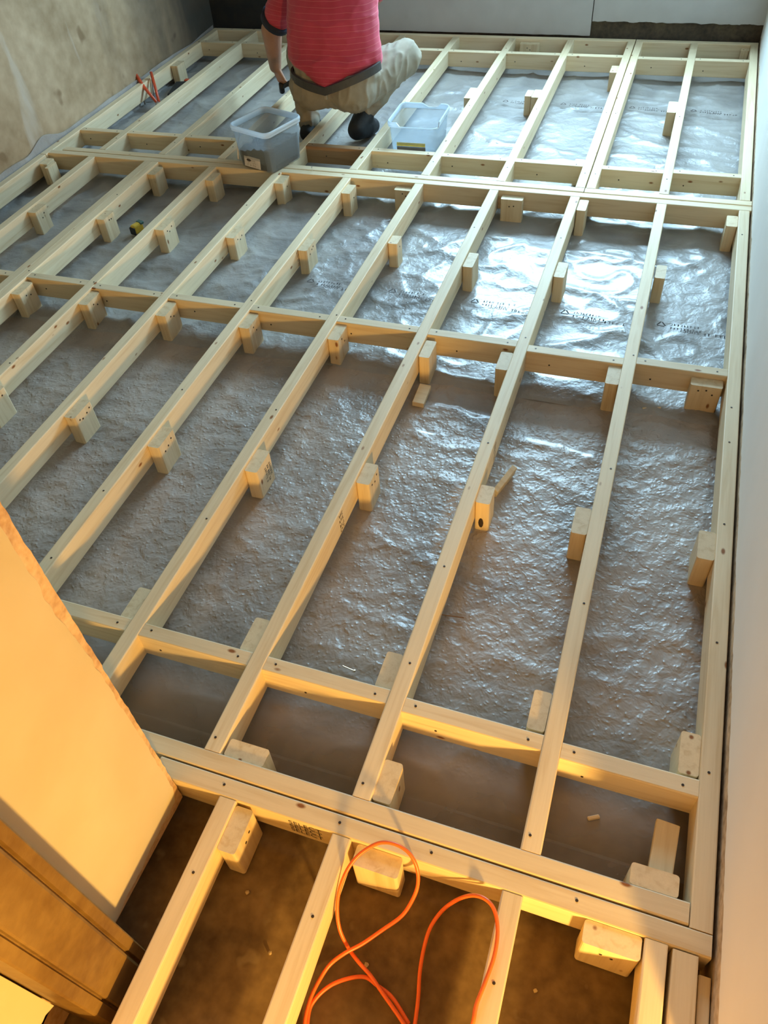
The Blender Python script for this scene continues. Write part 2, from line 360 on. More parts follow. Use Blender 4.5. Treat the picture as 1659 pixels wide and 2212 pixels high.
link('plaster_skin', bm, PL_JAMB, pw)
ragged_slab(-0.852, -0.010, 0, 'y', lambda a: 0.052+0.008*nz1(12,a,20), 0.3, 0.22, 0.545, 0.01, PL_JAMB, 'plaster_undercoat', parent=pw)
slab('wall_hall_left', (-1.0,-0.93,ZC/2), (0.25,2.1,ZC), CORE)
ragged_slab(-0.862, 0.02, 0, 'y', lambda a: 0.16+0.03*nz1(13,a,18)+0.015*nz1(14,a,60), ZC, -1.6, 0.055, 0.01, PL_JAMB, 'plaster_skin',
            side_fn1=lambda z: 0.0, parent=bpy.data.objects['wall_hall_left'])
HALLP = plaster_mat('dull_hall_plaster',(0.30,0.25,0.18),(0.36,0.31,0.23),(0.42,0.37,0.28))
slab('wall_near', (0.4,-1.85,ZC/2), (3.2,0.15,ZC), HALLP)
slab('wall_hall_right', (1.85,-0.7,ZC/2), (0.15,2.4,ZC), HALLP)
slab('wall_hall_return', (1.18,0.345,ZC/2), (1.2,0.15,ZC), HALLP)
slab('ceiling', (-1.0,2.2,ZC+0.06), (6.0,8.4,0.1), CEIL)
# door lining: the moulded post on the left, standing proud of the plaster
bm = bmesh.new()
prof = [(-0.865,0.216),(-0.760,0.216),(-0.7575,0.213),(-0.7575,0.194),(-0.7645,0.1905),(-0.7645,0.188),(-0.756,0.1845),(-0.754,0.180),(-0.754,0.104),(-0.757,0.1005),(-0.7645,0.0985),(-0.7645,0.0955),(-0.758,0.093),(-0.758,0.071),(-0.762,0.067),(-0.80,0.060),(-0.865,0.058)]
A = [bm.verts.new((x,y,0.03)) for x,y in prof]; B = [bm.verts.new((x,y,2.05)) for x,y in prof]
for i in range(len(A)): bm.faces.new((A[i],A[(i+1)%len(A)],B[(i+1)%len(A)],B[i]))
bm.faces.new(A[::-1]); bm.faces.new(B)
struct('door_1', bm, OAK)

# ------------------------------------------------------------------ polythene sheets
def fbm(x, y, seed, octv=3):
    v = 0; a = 1
    for o in range(octv):
        v += a*noise.noise(Vector((x*2**o+seed, y*2**o-seed, seed*1.3))); a *= 0.5
    return v
def film_sheet(name, x0, x1, y0, y1, res, amp, base, label, rise_left=False, crease=1.0, mat=None):
    nx = int((x1-x0)/res); ny = int((y1-y0)/res); verts = []; faces = []
    for j in range(ny+1):
        y = y0+(y1-y0)*j/ny
        for i in range(nx+1):
            x = x0+(x1-x0)*i/nx
            wx_ = x+0.05*noise.noise(Vector((x*4,y*4,9)))
            r1 = 1-abs(noise.noise(Vector(((wx_*2.6+y*1.9), (y*3.4-wx_*1.2), 3.3))))*2.6
            r2_ = 1-abs(noise.noise(Vector(((wx_*5.5-y*3.2), (y*7.0+wx_*2.5), 7.7))))*2.8
            z = base+amp*(0.5+0.6*fbm(x*2.2,y*2.2,1.7,2)) + crease*(0.010*max(0,r1)**3 + 0.006*max(0,r2_)**3)
            e = min(x-x0, x1-x, y-y0, y1-y)
            if e < 0.03 and not (rise_left and x-x0 < 0.05): z = base+(z-base)*max(0.1,e/0.03)
            z = max(base-0.0005, min(z, 0.040))
            verts.append((x,y,z))
        if rise_left: pass
    w1 = nx+1
    for j in range(ny):
        for i in range(nx):
            a = j*w1+i; faces.append((a,a+1,a+w1+1,a+w1))
    if rise_left:     # the sheet turns up the wall behind the rim joist
        base_n = len(verts); K = 5
        for k in range(1,K+1):
            for j in range(ny+1):
                x, y, z = verts[j*w1]
                top = 0.165+0.03*fbm(y*2,0.3,4.2,2)+0.05*math.exp(-((y-3.78)/0.12)**2)
                t = k/K; verts.append((x-0.006*t+0.004*fbm(y*9,t*3,2.2,2), y, z+(top-z)*t))
        for k in range(K):
            for j in range(ny):
                a = j*w1 if k == 0 else base_n+(k-1)*(ny+1)+j; b = (j+1)*w1 if k == 0 else a+1
                c = base_n+k*(ny+1)+j; faces.append((a,b,c+1,c))
    me = bpy.data.meshes.new(name); me.from_pydata(verts, [], faces); me.materials.append(mat or FILM)
    for p in me.polygons: p.use_smooth = True
    o = bpy.data.objects.new(name, me); COL.objects.link(o)
    return tag(o, label, 'plastic sheet')
film_sheet('polythene_sheet', -3.50, 0.395, 0.735, 2.40, 0.0125, 0.006, 0.0032, 'pebbled damp-looking clear polythene sheet on the slab, nearer the doorway', crease=0.55)
ff = film_sheet('polythene_sheet', -3.512, 0.395, 2.345, 5.98, 0.0145, 0.007, 0.0062, 'shiny creased polythene sheet under the farther joists, with black print lines', rise_left=True, mat=FILMB)
film_sheet('polythene_offcut', -1.25, 0.33, 0.662, 0.742, 0.013, 0.002, 0.0045, 'narrow flat strip of clear polythene beside the doorway header', crease=0.0)
def print_line(y, xs, seed, size=0.032):
    for x in xs:
        bm = bmesh.new()
        for k in range(3):      # folded arrows triangle
            a = PI/2+2*PI*k/3; b = a+2*PI/3; R = 0.022
            p, q = Vector((math.cos(a)*R,math.sin(a)*R,0)), Vector((math.cos(b)*R,math.sin(b)*R,0))
            d = (q-p); nn = Vector((-d.y,d.x,0)).normalized()*0.003
            p2, q2 = p+d*0.1, p+d*0.85
            bm.faces.new([bm.verts.new(v) for v in (p2-nn,q2-nn,q2+nn,p2+nn)])
        o = link('recycling_mark', bm, INK, ff); o.location = (x,y,0.034)
        s = stamp_mesh(2, 9, 0.016, 0, seed+int(x*100)); o = link('printed_text', s, INK, ff); o.location = (x+0.035,y-0.002,0.034); o.rotation_euler=(0,0,random.uniform(-0.04,0.02))
        t = text_obj('printed_text', 'super', 0.036, INK, ff); o = t; o.location = (x+0.11,y-0.034,0.034); o.rotation_euler=(0,0,PI)
        s = stamp_mesh(1, 5, 0.020, 0, seed+7+int(x*100)); o = link('printed_text', s, INK, ff); o.location = (x+0.165,y-0.045,0.034)
print_line(2.91, (-1.46,-1.06,-0.68,-0.29,0.10), 5)
print_line(5.14, (-1.04,-0.68,-0.27,0.08), 9)

# ------------------------------------------------------------------ timbers
def timber(name, cx, cy, cz, L, wdt, dep, axis, label, cat, group=None, mat=PINE, bev=0.0035, parent=None, tilt=None):
    bm = box_bev_long(L, wdt, dep, bev, 2, 0.0, 1)
    o = link(name, bm, mat, parent)
    o.location = (cx,cy,cz)
    if axis == 'y': o.rotation_euler = (0,0,PI/2)
    if axis == 'z': o.rotation_euler = (0,-PI/2,0)
    if tilt: o.rotation_euler = tilt
    if label: tag(o, label, cat, group)
    return o
ZJ = TOP-DEP/2
ORD = ['','first','second','third','fourth','fifth','sixth','seventh','eighth','ninth','tenth','eleventh']
# main section: running away from the doorway between header y=.648 and y=3.725
MAIN = [0.008,-0.392,-0.789,-1.177,-1.572,-1.970,-2.366,-2.735,-2.781,-3.160]
H1 = (0.603,0.649); H2 = (0.553,0.599); M1 = (3.724,3.770); M2 = (3.777,3.823)
main_j = []
lab_main = ['pine joist of the main frame, first in from the right-hand rim joist',
 'main-frame joist second from the right rim, crossing the broken block with the dark hole',
 'pine joist of the main frame, third from the right rim, inked stamp halfway along',
 'main-frame joist fourth from the right rim, carrying the block with rows of ink',
 'main-frame joist fifth from the right rim, near end hidden by the jamb',
 'main-frame joist sixth from the right rim, running up to the tub of screws',
 'pine joist of the main frame, seventh from the right rim, right of the doubled pair',
 'right-hand joist of the doubled pair in the main frame',
 'left-hand joist of the doubled pair in the main frame',
 'pine joist of the main frame, between the doubled pair and the left wall rim']
for k, x in enumerate(MAIN):
    y0, y1 = H1[1], M1[0]-0.001
    o = timber('floor_joist', x, (y0+y1)/2, ZJ, y1-y0, W, DEP, 'y', lab_main[k], 'joist', 'joists of the main frame')
    main_j.append(o)
    if k < 8:
        screw(o, ((y0+0.035)-(y0+y1)/2, 0.008, DEP/2+0.0002))
        for yy in (0.93+0.2*((k*37)%5)/5, 1.35, 1.9, 2.52, 3.3):
            if (k*7+int(yy*10)) % 3: screw(o, (yy-(y0+y1)/2+0.02*((k*13)%3), -0.008+0.006*(k%3), DEP/2+0.0002))
rimr = timber('rim_joist', 0.368, (0.60+3.722)/2, ZJ, 3.722-0.60, 0.046, DEP, 'y', 'pale rim joist against the right-hand wall, main frame', 'joist')
for yy in (0.95,1.32,1.75,2.12,2.3,3.5): screw(rimr, (yy-(0.60+3.722)/2, 0.004, DEP/2+0.0002))
timber('rim_joist', -3.488, (H1[1]+3.70)/2, ZJ, 3.05, W, DEP, 'y', 'rim joist along the stained left-hand wall, main frame', 'joist')
timber('header_joist', (0.343-3.47)/2, (H1[0]+H1[1])/2, ZJ, 0.343+3.47, W, DEP, 'x', 'farther of the two headers lying side by side across the doorway', 'header joist')
h2 = timber('header_joist', (0.39-0.905)/2, (H2[0]+H2[1])/2, ZJ, 0.39+0.905, W, DEP, 'x', 'nearer doorway header with SELECT inked on its side', 'header joist')
st = text_obj('grade_stamp', 'SELECT\nSELECT\nSELECT', 0.026, INK, h2); st.rotation_euler = (PI/2,0,0); st.location = (-0.50+0.2575,-W/2-0.0006,0.004)
for x in (-0.72,-0.42,-0.2,0.12): screw(h2, (x+0.2575,0.004,DEP/2+0.0002))
timber('header_joist', (0.397-3.465)/2, (M1[0]+M1[1])/2, ZJ, 0.397+3.465, W, DEP, 'x', 'long header at the near side of the middle seam, under the tub of screws', 'header joist')
timber('header_joist', (-0.362-3.40)/2, (M2[0]+M2[1])/2, ZJ, -0.362+3.40, W, DEP, 'x', 'left part of the far header at the middle seam, behind the tub of screws', 'header joist')
timber('header_joist', (0.397-0.358)/2, (M2[0]+M2[1])/2-0.001, ZJ, 0.397+0.358, W, DEP, 'x', 'short header of the small far-right frame', 'header joist')
# far section
FARJ = [0.008,-0.334,-0.385,-0.779,-1.176,-1.574,-1.970,-2.366,-2.748,-3.150]
lab_far = ['joist dividing the small far-right frame in two','left-hand side joist of the small far-right frame, doubled with its neighbour','right-most joist of the large far frame, doubled against the small frame',
 'far-section joist just right of the empty clear tub, second from the doubled pair','far-section joist passing in front of the empty tub at its lower right','far-section joist left of the empty clear tub, passing by the raised boot',
 'far-section joist passing below the crouching person between the feet','far-section joist next to the hand of the crouching person','far-section joist third from the left wall, lit bright','far-section joist second from the left wall, beside the red tool']
for k, x in enumerate(FARJ):
    y0, y1 = M2[1]+0.001, 5.943
    o = timber('floor_joist', x, (y0+y1)/2, ZJ, y1-y0, W, DEP, 'y', lab_far[k], 'joist', 'joists of the far section')
    for yy in (3.98, 4.75): screw(o, (yy-(y0+y1)/2, 0.0, DEP/2+0.0002))
timber('rim_joist', 0.368, (3.824+5.943)/2, ZJ, 5.943-3.824, W, DEP, 'y', 'right-hand rim joist of the small far-right frame by the wall', 'joist')
timber('rim_joist', -3.488, (3.705+5.943)/2, ZJ, 5.943-3.705, W, DEP, 'y', 'rim joist by the left wall in the far section, red tool leaning on it', 'joist')
timber('header_joist', (-0.362-3.51)/2, 5.967, ZJ, -0.362+3.51, W, DEP, 'x', 'long header along the foot of the far wall', 'header joist')
timber('header_joist', (0.391-0.357)/2, 5.966, ZJ, 0.391+0.357, W, DEP, 'x', 'short header in the far right corner below the bare damp strip', 'header joist')
# noggins
def nog(xa, xb, y, label, group, k=0):
    o = timber('noggin', (xa+xb)/2, y, ZJ-0.0008, xb-xa, W-0.001, DEP-0.002, 'x', label, 'noggin', group)
    h = (xb-xa)/2
    screw(o, (-h+0.03,0.004,DEP/2-0.0008)); screw(o, (h-0.035,-0.002,DEP/2-0.0008))
    screw(o, (-h+0.06+0.03*(k%3),-W/2,-0.012+0.01*(k%2)), 'y'); return o
pos = ['between the right rim and the first joist','between the first and second joists','between the second and third joists','between the third and fourth joists','between the fourth and fifth joists','between the fifth and sixth joists','between the sixth and seventh joists','between the seventh joist and the doubled pair','between the doubled pair and the next joist','against the left wall rim']
edges = [0.345]+MAIN
def bays(js, r_in, l_in):
    xs = js; out = []; prev = r_in
    for x in xs: out.append((x+W/2, prev)); prev = x-W/2
    out.append((l_in, prev)); return out
BM = [b for b in bays(MAIN, 0.345, -3.465) if b[1]-b[0] > 0.1]
near_y = [0.905,0.911,0.920,0.919,0.921,0.92]
for k in range(5): nog(BM[k][0], BM[k][1], near_y[k], 'noggin in the row nearest the doorway, '+pos[k]+(' from the right' if k else ''), 'noggins of the row nearest the doorway', k)
mid_y = [2.494,2.478,2.497,2.500,2.497,2.50,2.498,2.512,2.502,2.50]
for k in range(10): nog(BM[k][0], BM[k][1], mid_y[k], 'middle-row noggin of the main frame, '+pos[k]+(' from right' if 0<k<7 else ''), 'noggins of the middle row', k)
BF = [b for b in bays(FARJ, 0.345, -3.465) if b[1]-b[0] > 0.1]
fy = [4.078,4.066,4.077,4.078,4.082,4.085,4.084,4.084,4.086,4.082]
posf = ['against the right rim in the small frame','left half of the small far-right frame','just left of the doubled joists','one bay right of the empty tub','in front of the empty tub','in front of the raised boot, darker aged wood','beside the tub of screws','left of the tub of screws','second bay from the left wall','against the left wall']
for k in range(len(BF)):
    o = nog(BF[k][0], BF[k][1], fy[k], 'noggin just beyond the middle seam, '+posf[k], 'noggins just beyond the middle seam', k)
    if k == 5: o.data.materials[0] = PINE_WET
fy2 = [5.66,5.655,5.668,5.67,5.67,5.68,5.68,5.69,5.69,5.69]
posg = ['at the right-hand wall','left half of the small right frame','first bay left of the doubled joists','second bay left of the doubled joists','beyond the knee of the person','behind the person','hidden mostly by the shirt','beyond the arm of the person','second bay from the left wall','in the left corner']
for k in range(len(BF)): nog(BF[k][0], BF[k][1], fy2[k], 'noggin in the row close to the far wall, '+posg[k], 'noggins close to the far wall', k)
# hall section
hall = [(-0.696,'joist in the doorway foreground, leftmost, beside the door lining'),(-0.405,'joist in the doorway foreground, second from left, between two blocks'),(-0.011,'joist in the doorway foreground under the right loop of orange cable'),(0.285,'joist in the doorway foreground, rightmost short one by the corner block')]
for x, lb in hall:
    o = timber('floor_joist', x, (H2[0]-0.001-0.9)/2, ZJ, H2[0]+0.9-0.001, W, DEP, 'y', lb, 'joist', 'joists in the doorway foreground')
    screw(o, (0.60-0.05,0.0,DEP/2+0.0002))
timber('rim_joist', 0.342, (0.55-0.9)/2, ZJ, 1.449, 0.05, DEP, 'y', 'rim joist on the right side of the doorway foreground', 'joist')
timber('packing_strip', 0.3855, 0.05, ZJ-0.012, 0.95, 0.024, 0.07, 'y', 'narrow dull packing strip between the foreground rim joist and the right wall', 'timber strip')

# ------------------------------------------------------------------ support blocks (joist offcuts standing on end)
BLK = 0.110
def block(x, y, lx, ly, label, group, top=0.0105, hgt=None, ns=3, face='x', mat=PINE_END, stamp=False, rot=0):
    """x,y centre; lx,ly footprint"""
    z1 = TOP-top; h = hgt or z1-0.0045
    wdt, dep = (lx, ly)
    bm = box_bev_long(h, ly, lx, 0.007, 3, 0.0, 1)
    o = link('support_block', bm, mat); o.rotation_euler = (0,-PI/2,rot); o.location = (x,y,z1-h/2)
    # local: X up, Y along world y, Z along -world x
    tag(o, label, 'wood block', group)
    rr = random.Random(int(x*1000)+int(y*77))
    for q in range(ns):
        u = (q-(ns-1)/2)*0.022+rr.uniform(-0.004,0.004); v = h*0.28+rr.uniform(-0.018,0.012)
        if face == 'x': screw(o, (v, u, -lx/2-0.0003), 'z')
        else: screw(o, (v, -ly/2-0.0003, u), 'y')
    if stamp:
        s = link('grade_stamp', stamp_mesh(3,7,0.011,0,3), INK, o); s.location = (0.035,0.028,-lx/2-0.0010); s.rotation_euler = (PI,0,-PI)
        s.rotation_euler = (0,PI,0)
    return o
G1, G2, G3, G4, G0 = 'support blocks in the nearest row','support blocks under the middle noggin row','support blocks in the third row','support blocks against the middle header','support blocks behind the near noggins'
gR = 0.0235
def rx(j): return MAIN[j]+gR+0.0235     # centre of a block fixed to the right face
def lx_(j): return MAIN[j]-gR-0.0235
nth = {0:'first',1:'second',2:'third',3:'fourth',4:'fifth',5:'sixth',6:'seventh'}
# nearest row
block(0.345-0.0235,1.663,0.047,BLK,'support block on the right rim joist, nearest row, warm-lit front',G1,ns=0)
block(lx_(0),1.663,0.047,BLK,'support block left of the first joist, nearest row',G1,ns=0)
b = block(rx(1),1.694,0.047,0.080,'split support block with a dark hole in its end, a loose wedge behind it',G1,ns=0)
block(rx(2),1.685,0.047,0.098,'plain support block right of the third joist, nearest row',G1)
block(rx(3),1.646,0.047,BLK,'support block with rows of inked stamp on its side',G1,ns=0,stamp=True)
block(rx(4),1.668,0.047,BLK,'support block right of the fifth joist, nearest row',G1)
block(rx(5),1.730,0.047,BLK,'support block right of the sixth joist, nearest row, four screws across',G1,ns=4)
block(rx(6),1.72,0.047,BLK,'support block right of the seventh joist, cut by the left picture edge',G1)
# split hole of the broken block
bm = bmesh.new(); bmesh.ops.create_icosphere(bm, subdivisions=2, radius=0.012); bmesh.ops.scale(bm, vec=(1.9,0.16,0.7), verts=bm.verts[:])
hb = link('dark_split', bm, SCREW, b); hb.location = (-0.028,-0.0405,0.002); hb['label'] = 'dark rotten split in the end grain'
# middle row
block(0.282,2.4465,0.108,0.047,'wide support block facing the doorway at the right end of the middle noggin row',G2,top=0.022,face='y')
block(lx_(0),2.40,0.047,0.11,'support block left of the first joist, below the middle noggins',G2,ns=0)
block(lx_(1),2.39,0.047,0.11,'support block left of the second joist, below the middle noggins',G2,ns=0)
block(rx(2),2.395,0.043,0.11,'support block right of the third joist with a shiny film-covered top, below the middle noggins',G2,ns=0)
for j in (3,4,5,6): block(rx(j),2.412 if j != 3 else 2.42,0.047,0.108,'support block right of the %s joist, below the middle noggins'%nth[j],G2,ns=2)
block(-2.735+0.047,2.415,0.047,0.108,'support block right of the doubled pair, below the middle noggins',G2,ns=2)
block(-3.16+0.047,2.415,0.047,0.108,'support block at the left picture edge, below the middle noggins',G2,ns=2)
# third row
block(rx(0)+0.004,3.142,0.042,0.105,'support block right of the first joist, third row from the doorway',G3,ns=0)
for j in (1,2): block(rx(j),3.072,0.045,0.122,'support block right of the %s joist, third row from the doorway'%nth[j],G3,ns=0)
block(rx(3),3.175,0.046,0.075,'thin support block right of the fourth joist, third row from the doorway',G3,ns=1)
for j in (4,5): block(rx(j),3.05 if j==4 else 3.09,0.045,0.115,'support block right of the %s joist, third row from the doorway'%nth[j],G3,ns=3)
block(rx(6),3.092,0.05,0.115,'support block right of the seventh joist, third row, beside the tape measure bay',G3)
block(-2.735+0.048,3.12,0.047,0.10,'support block right of the doubled pair, third row from the doorway',G3,ns=2)
block(-3.16+0.049,3.115,0.05,0.10,'support block nearest the left wall, third row from the doorway',G3,ns=2)
# against the middle header
block(0.345-0.024,3.635,0.047,0.10,'support block on the right rim joist under the middle header',G4,ns=0)
block(rx(1),3.655,0.043,0.108,'support block right of the second joist under the middle header, bright top',G4,ns=0,top=0.006)
block(-0.690,3.6985,0.108,0.047,'wide support block screwed flat to the middle header, third bay from the right',G4,top=0.02,face='y',ns=2)
block(-1.245,3.6985,0.105,0.047,'wide support block on the middle header half hidden behind the fourth joist',G4,top=0.02,face='y',ns=2)
block(rx(4),3.622,0.047,0.10,'support block right of the fifth joist under the middle header',G4,ns=1)
block(rx(5),3.665,0.05,0.10,'dull support block directly below the tub of screws',G4,ns=1)
block(rx(6),3.63,0.050,0.098,'support block right of the seventh joist under the middle header',G4,ns=0)
block(-2.735+0.048,3.64,0.048,0.10,'support block right of the doubled pair under the middle header',G4,ns=0)
block(-3.42,3.640,0.05,0.08,'support block with a split piece in the far left corner of the main frame',G4,ns=0)
block(-3.365,3.60,0.02,0.09,'thin split offcut leaning by the corner block at the left wall',G4,ns=0)
# behind near noggins (seen from above beyond the noggins)
for j in (0,1,2,3): block(lx_(j),1.000,0.045,0.112,'support block left of the %s joist, just beyond the near noggin'%nth[j],G0,ns=0,top=0.012)
block(0.345-0.0235,0.992,0.046,0.11,'support block on the right rim joist, just beyond the near noggin',G0,ns=0,top=0.012)
# between near noggins and the doorway header
block(rx(1)-0.001,0.708,0.047,0.104,'rough-cut support block right of the second joist, against the doorway header',None,ns=0,top=0.006)
block(-0.706,0.6735,0.108,0.047,'flat-topped support block left on the doorway header, third bay',None,ns=0,top=0.008)
block(0.270,0.6735,0.10,0.047,'support block on the doorway header in the right corner',None,ns=0,top=0.004)
o = timber('board_offcut', 0.291, 0.768, 0.085, 0.118, 0.052, 0.022, 'y', 'short orange-lit board offcut with a crack, propped beside the right corner block', 'wood offcut', None)
o.rotation_euler = (0,0,PI/2-0.06)
# hall blocks
block(-0.6495,0.493,0.046,0.106,'glowing support block right of the leftmost foreground joist',None,ns=2,top=0.008)
block(-0.3115,0.5285,0.108,0.047,'support block behind the orange cable loop, on the nearer doorway header',None,ns=0,face='y',top=0.010)
block(0.200,0.5285,0.116,0.047,'support block in the bottom right corner on the nearer doorway header',None,ns=2,face='y',top=0.004)
# far section blocks
GF = 'support blocks in the far section'
block(FARJ[3]-0.047,5.01,0.047,0.125,'far support block with a second piece fixed to it, behind the empty tub',GF,ns=0)
block(FARJ[3]-0.094,5.02,0.04,0.10,'outer piece of the paired far support blocks',GF,ns=0,top=0.014)
block(FARJ[4]-0.047,4.97,0.047,0.17,'far support block one bay right of the empty tub',GF,ns=0)
block(FARJ[2]-0.047,5.49,0.047,0.12,'shaded far support block left of the doubled joists',GF,ns=0,top=0.02)
block(FARJ[0]-0.048,4.89,0.050,0.16,'tall far support block in the left half of the small right frame',GF,ns=0,top=0.004)
block(-1.05,5.9155,0.13,0.047,'small support block at the far wall header',GF,ns=2,face='y',top=0.02)
block(0.318,5.9155,0.05,0.047,'small support block in the far right corner',GF,ns=0,top=0.02)
block(-3.435,5.25,0.055,0.11,'shaded far support block on the left rim joist',GF,ns=0)
block(-0.435,4.14,0.05,0.06,'low pale block behind the noggin left of the doubled joists',GF,ns=0,top=0.015)

# stamps on joists (right faces)
def side_stamp(o, dx, seed, mat=INKF):
    s = link('grade_stamp', stamp_mesh(4,3,0.014,0,seed), mat, o); s.location = (dx,-W/2-0.0006,0.022); s.rotation_euler = (PI/2,0,0); return s
ymid = (H1[1]+M1[0])/2
side_stamp(main_j[2], 1.48-ymid, 11, INK); side_stamp(main_j[1], 1.92-ymid, 12, INKF)
side_stamp(main_j[4], 2.98-ymid, 13); side_stamp(main_j[9], 2.6-ymid, 14); side_stamp(main_j[5], 2.46-ymid, 15, INK)

# ------------------------------------------------------------------ scraps
def scrap(name, loc, s, rot, label, cat='wood offcut', mat=PINE_END, group=None):
    bm = bmesh.new(); add_box(bm, (0,0,0), s, None, 0.002, 1); o = link(name, bm, mat); o.location = loc; o.rotation_euler = rot; return tag(o, label, cat, group)
scrap('wood_offcut', (-0.724,2.245,0.0255), (0.046,0.11,0.022), (0.05,0.06,0.02), 'small flat offcut lying on the polythene at the foot of the shiny-topped block')
scrap('wood_wedge', (-0.318,1.868,0.030), (0.020,0.125,0.044), (0.12,0.25,-0.30), 'slim wedge of pine lying behind the split support block')
scrap('wood_splinter', (0.117,2.392,0.0165), (0.068,0.008,0.006), (0,0,0.3), 'short splinter of pine on the film near the wide block, right bay')
scrap('wood_splinter', (0.137,0.822,0.0125), (0.030,0.010,0.006), (0,0,0.5), 'pale chip on the film beside the propped board offcut')
scrap('wood_splinter', (-0.345,1.293,0.016), (0.072,0.003,0.004), (0,0,0.12), 'thin dark splinter on the film by the second joist', mat=PINE_WET)
bm = bmesh.new(); tube(bm, [(-0.02,0,0),(0.018,0,0)], 0.0016, 8); tube(bm, [(0.018,0,0),(0.021,0,0)], 0.004, 8)
o = link('screw', bm, simple('bright_screw',(0.55,0.45,0.30),0.3,0.8)); o.location = (-0.58,1.037,0.016); o.rotation_euler = (0,0,-0.15); tag(o,'loose screw lying on the film just beyond the near noggins','screw')
bm = bmesh.new(); tube(bm, [(0,0,0),(0,0,0.02)], 0.0014, 8); tube(bm, [(0,0,0.02),(0,0,0.0225)], 0.004, 8)
o = link('screw', bm, simple('upright_screw',(0.85,0.85,0.9),0.25,0.7)); o.location = (-1.785,3.765,TOP); tag(o,'upright screw part driven into the middle header beside the tub','screw')
# crumbs of rubble in the doorway floor
rr = random.Random(4)
for x, y, r, lb in [(-0.285,0.352,0.006,'crumb of rubble on the bare floor beside the crossing of the orange hose'),(-0.605,0.405,0.006,'crumb of rubble at the foot of the glowing block, left foreground'),
      (-0.50,0.305,0.005,'tiny crumb of rubble on the bare floor between the two left foreground joists'),(0.075,0.42,0.005,'pale crumb of rubble right of the joist under the hose loop')]:
    bm = bmesh.new(); bmesh.ops.create_icosphere(bm, subdivisions=1, radius=r)
    for v in bm.verts: v.co *= rr.uniform(0.7,1.2)
    o = link('rubble_crumb', bm, simple('rubble',(0.55,0.42,0.24),0.9)); o.location = (x,y,r*0.6)
    tag(o,lb,'rubble','rubble crumbs on the bare doorway floor')

# ------------------------------------------------------------------ orange cable
Pst = [(-0.163,0.275,0.012),(-0.211,0.309,0.012),(-0.249,0.32,0.012),(-0.278,0.326,0.016),(-0.311,0.312,0.02),(-0.345,0.286,0.02),(-0.367,0.253,0.016),(-0.371,0.223,0.012),(-0.350,0.17,0.012),(-0.30,0.11,0.012)]
Q = [(-0.10,0.215,0.014),(-0.172,0.27,0.02),(-0.234,0.31,0.02),(-0.267,0.331,0.025),(-0.299,0.346,0.03),(-0.33,0.365,0.025),(-0.357,0.388,0.05),(-0.371,0.417,0.085),(-0.374,0.449,0.12),(-0.366,0.486,0.15),(-0.35,0.519,0.165),(-0.323,0.547,0.175),(-0.299,0.559,0.18),(-0.268,0.561,0.18),(-0.239,0.553,0.17),(-0.219,0.535,0.145),(-0.213,0.511,0.11),(-0.221,0.482,0.08),(-0.236,0.454,0.06),(-0.269,0.419,0.045),(-0.303,0.381,0.038),(-0.333,0.352,0.038),(-0.358,0.322,0.030),(-0.370,0.289,0.024),(-0.376,0.254,0.022),(-0.374,0.22,0.022),(-0.365,0.19,0.02),(-0.33,0.10,0.012)]
R = [(-0.145,0.18,0.012),(-0.148,0.24,0.012),(-0.151,0.279,0.012),(-0.158,0.326,0.014),(-0.168,0.372,0.02),(-0.172,0.419,0.03),(-0.168,0.457,0.05),(-0.15,0.49,0.08),(-0.122,0.512,0.115),(-0.091,0.522,0.145),(-0.062,0.519,0.158),(-0.04,0.503,0.16),(-0.025,0.468,0.158),(-0.021,0.422,0.156),(-0.027,0.373,0.155),(-0.035,0.325,0.155),(-0.034,0.294,0.152),(-0.042,0.24,0.12),(-0.06,0.18,0.02)]
bm = bmesh.new()
for L in (Pst, Q, R): tube(bm, catmull(L,6), 0.0043, 10)
tube(bm, catmull([Pst[-1],(-0.27,0.06,0.012),Q[-1]],6), 0.0043, 10)
tube(bm, catmull([Q[0],(-0.11,0.15,0.012),R[0]],6), 0.0043, 10)
tag(link('air_hose', bm, CABLE, smooth=True), 'thin orange hose looping over the foreground joists at the doorway', 'hose')

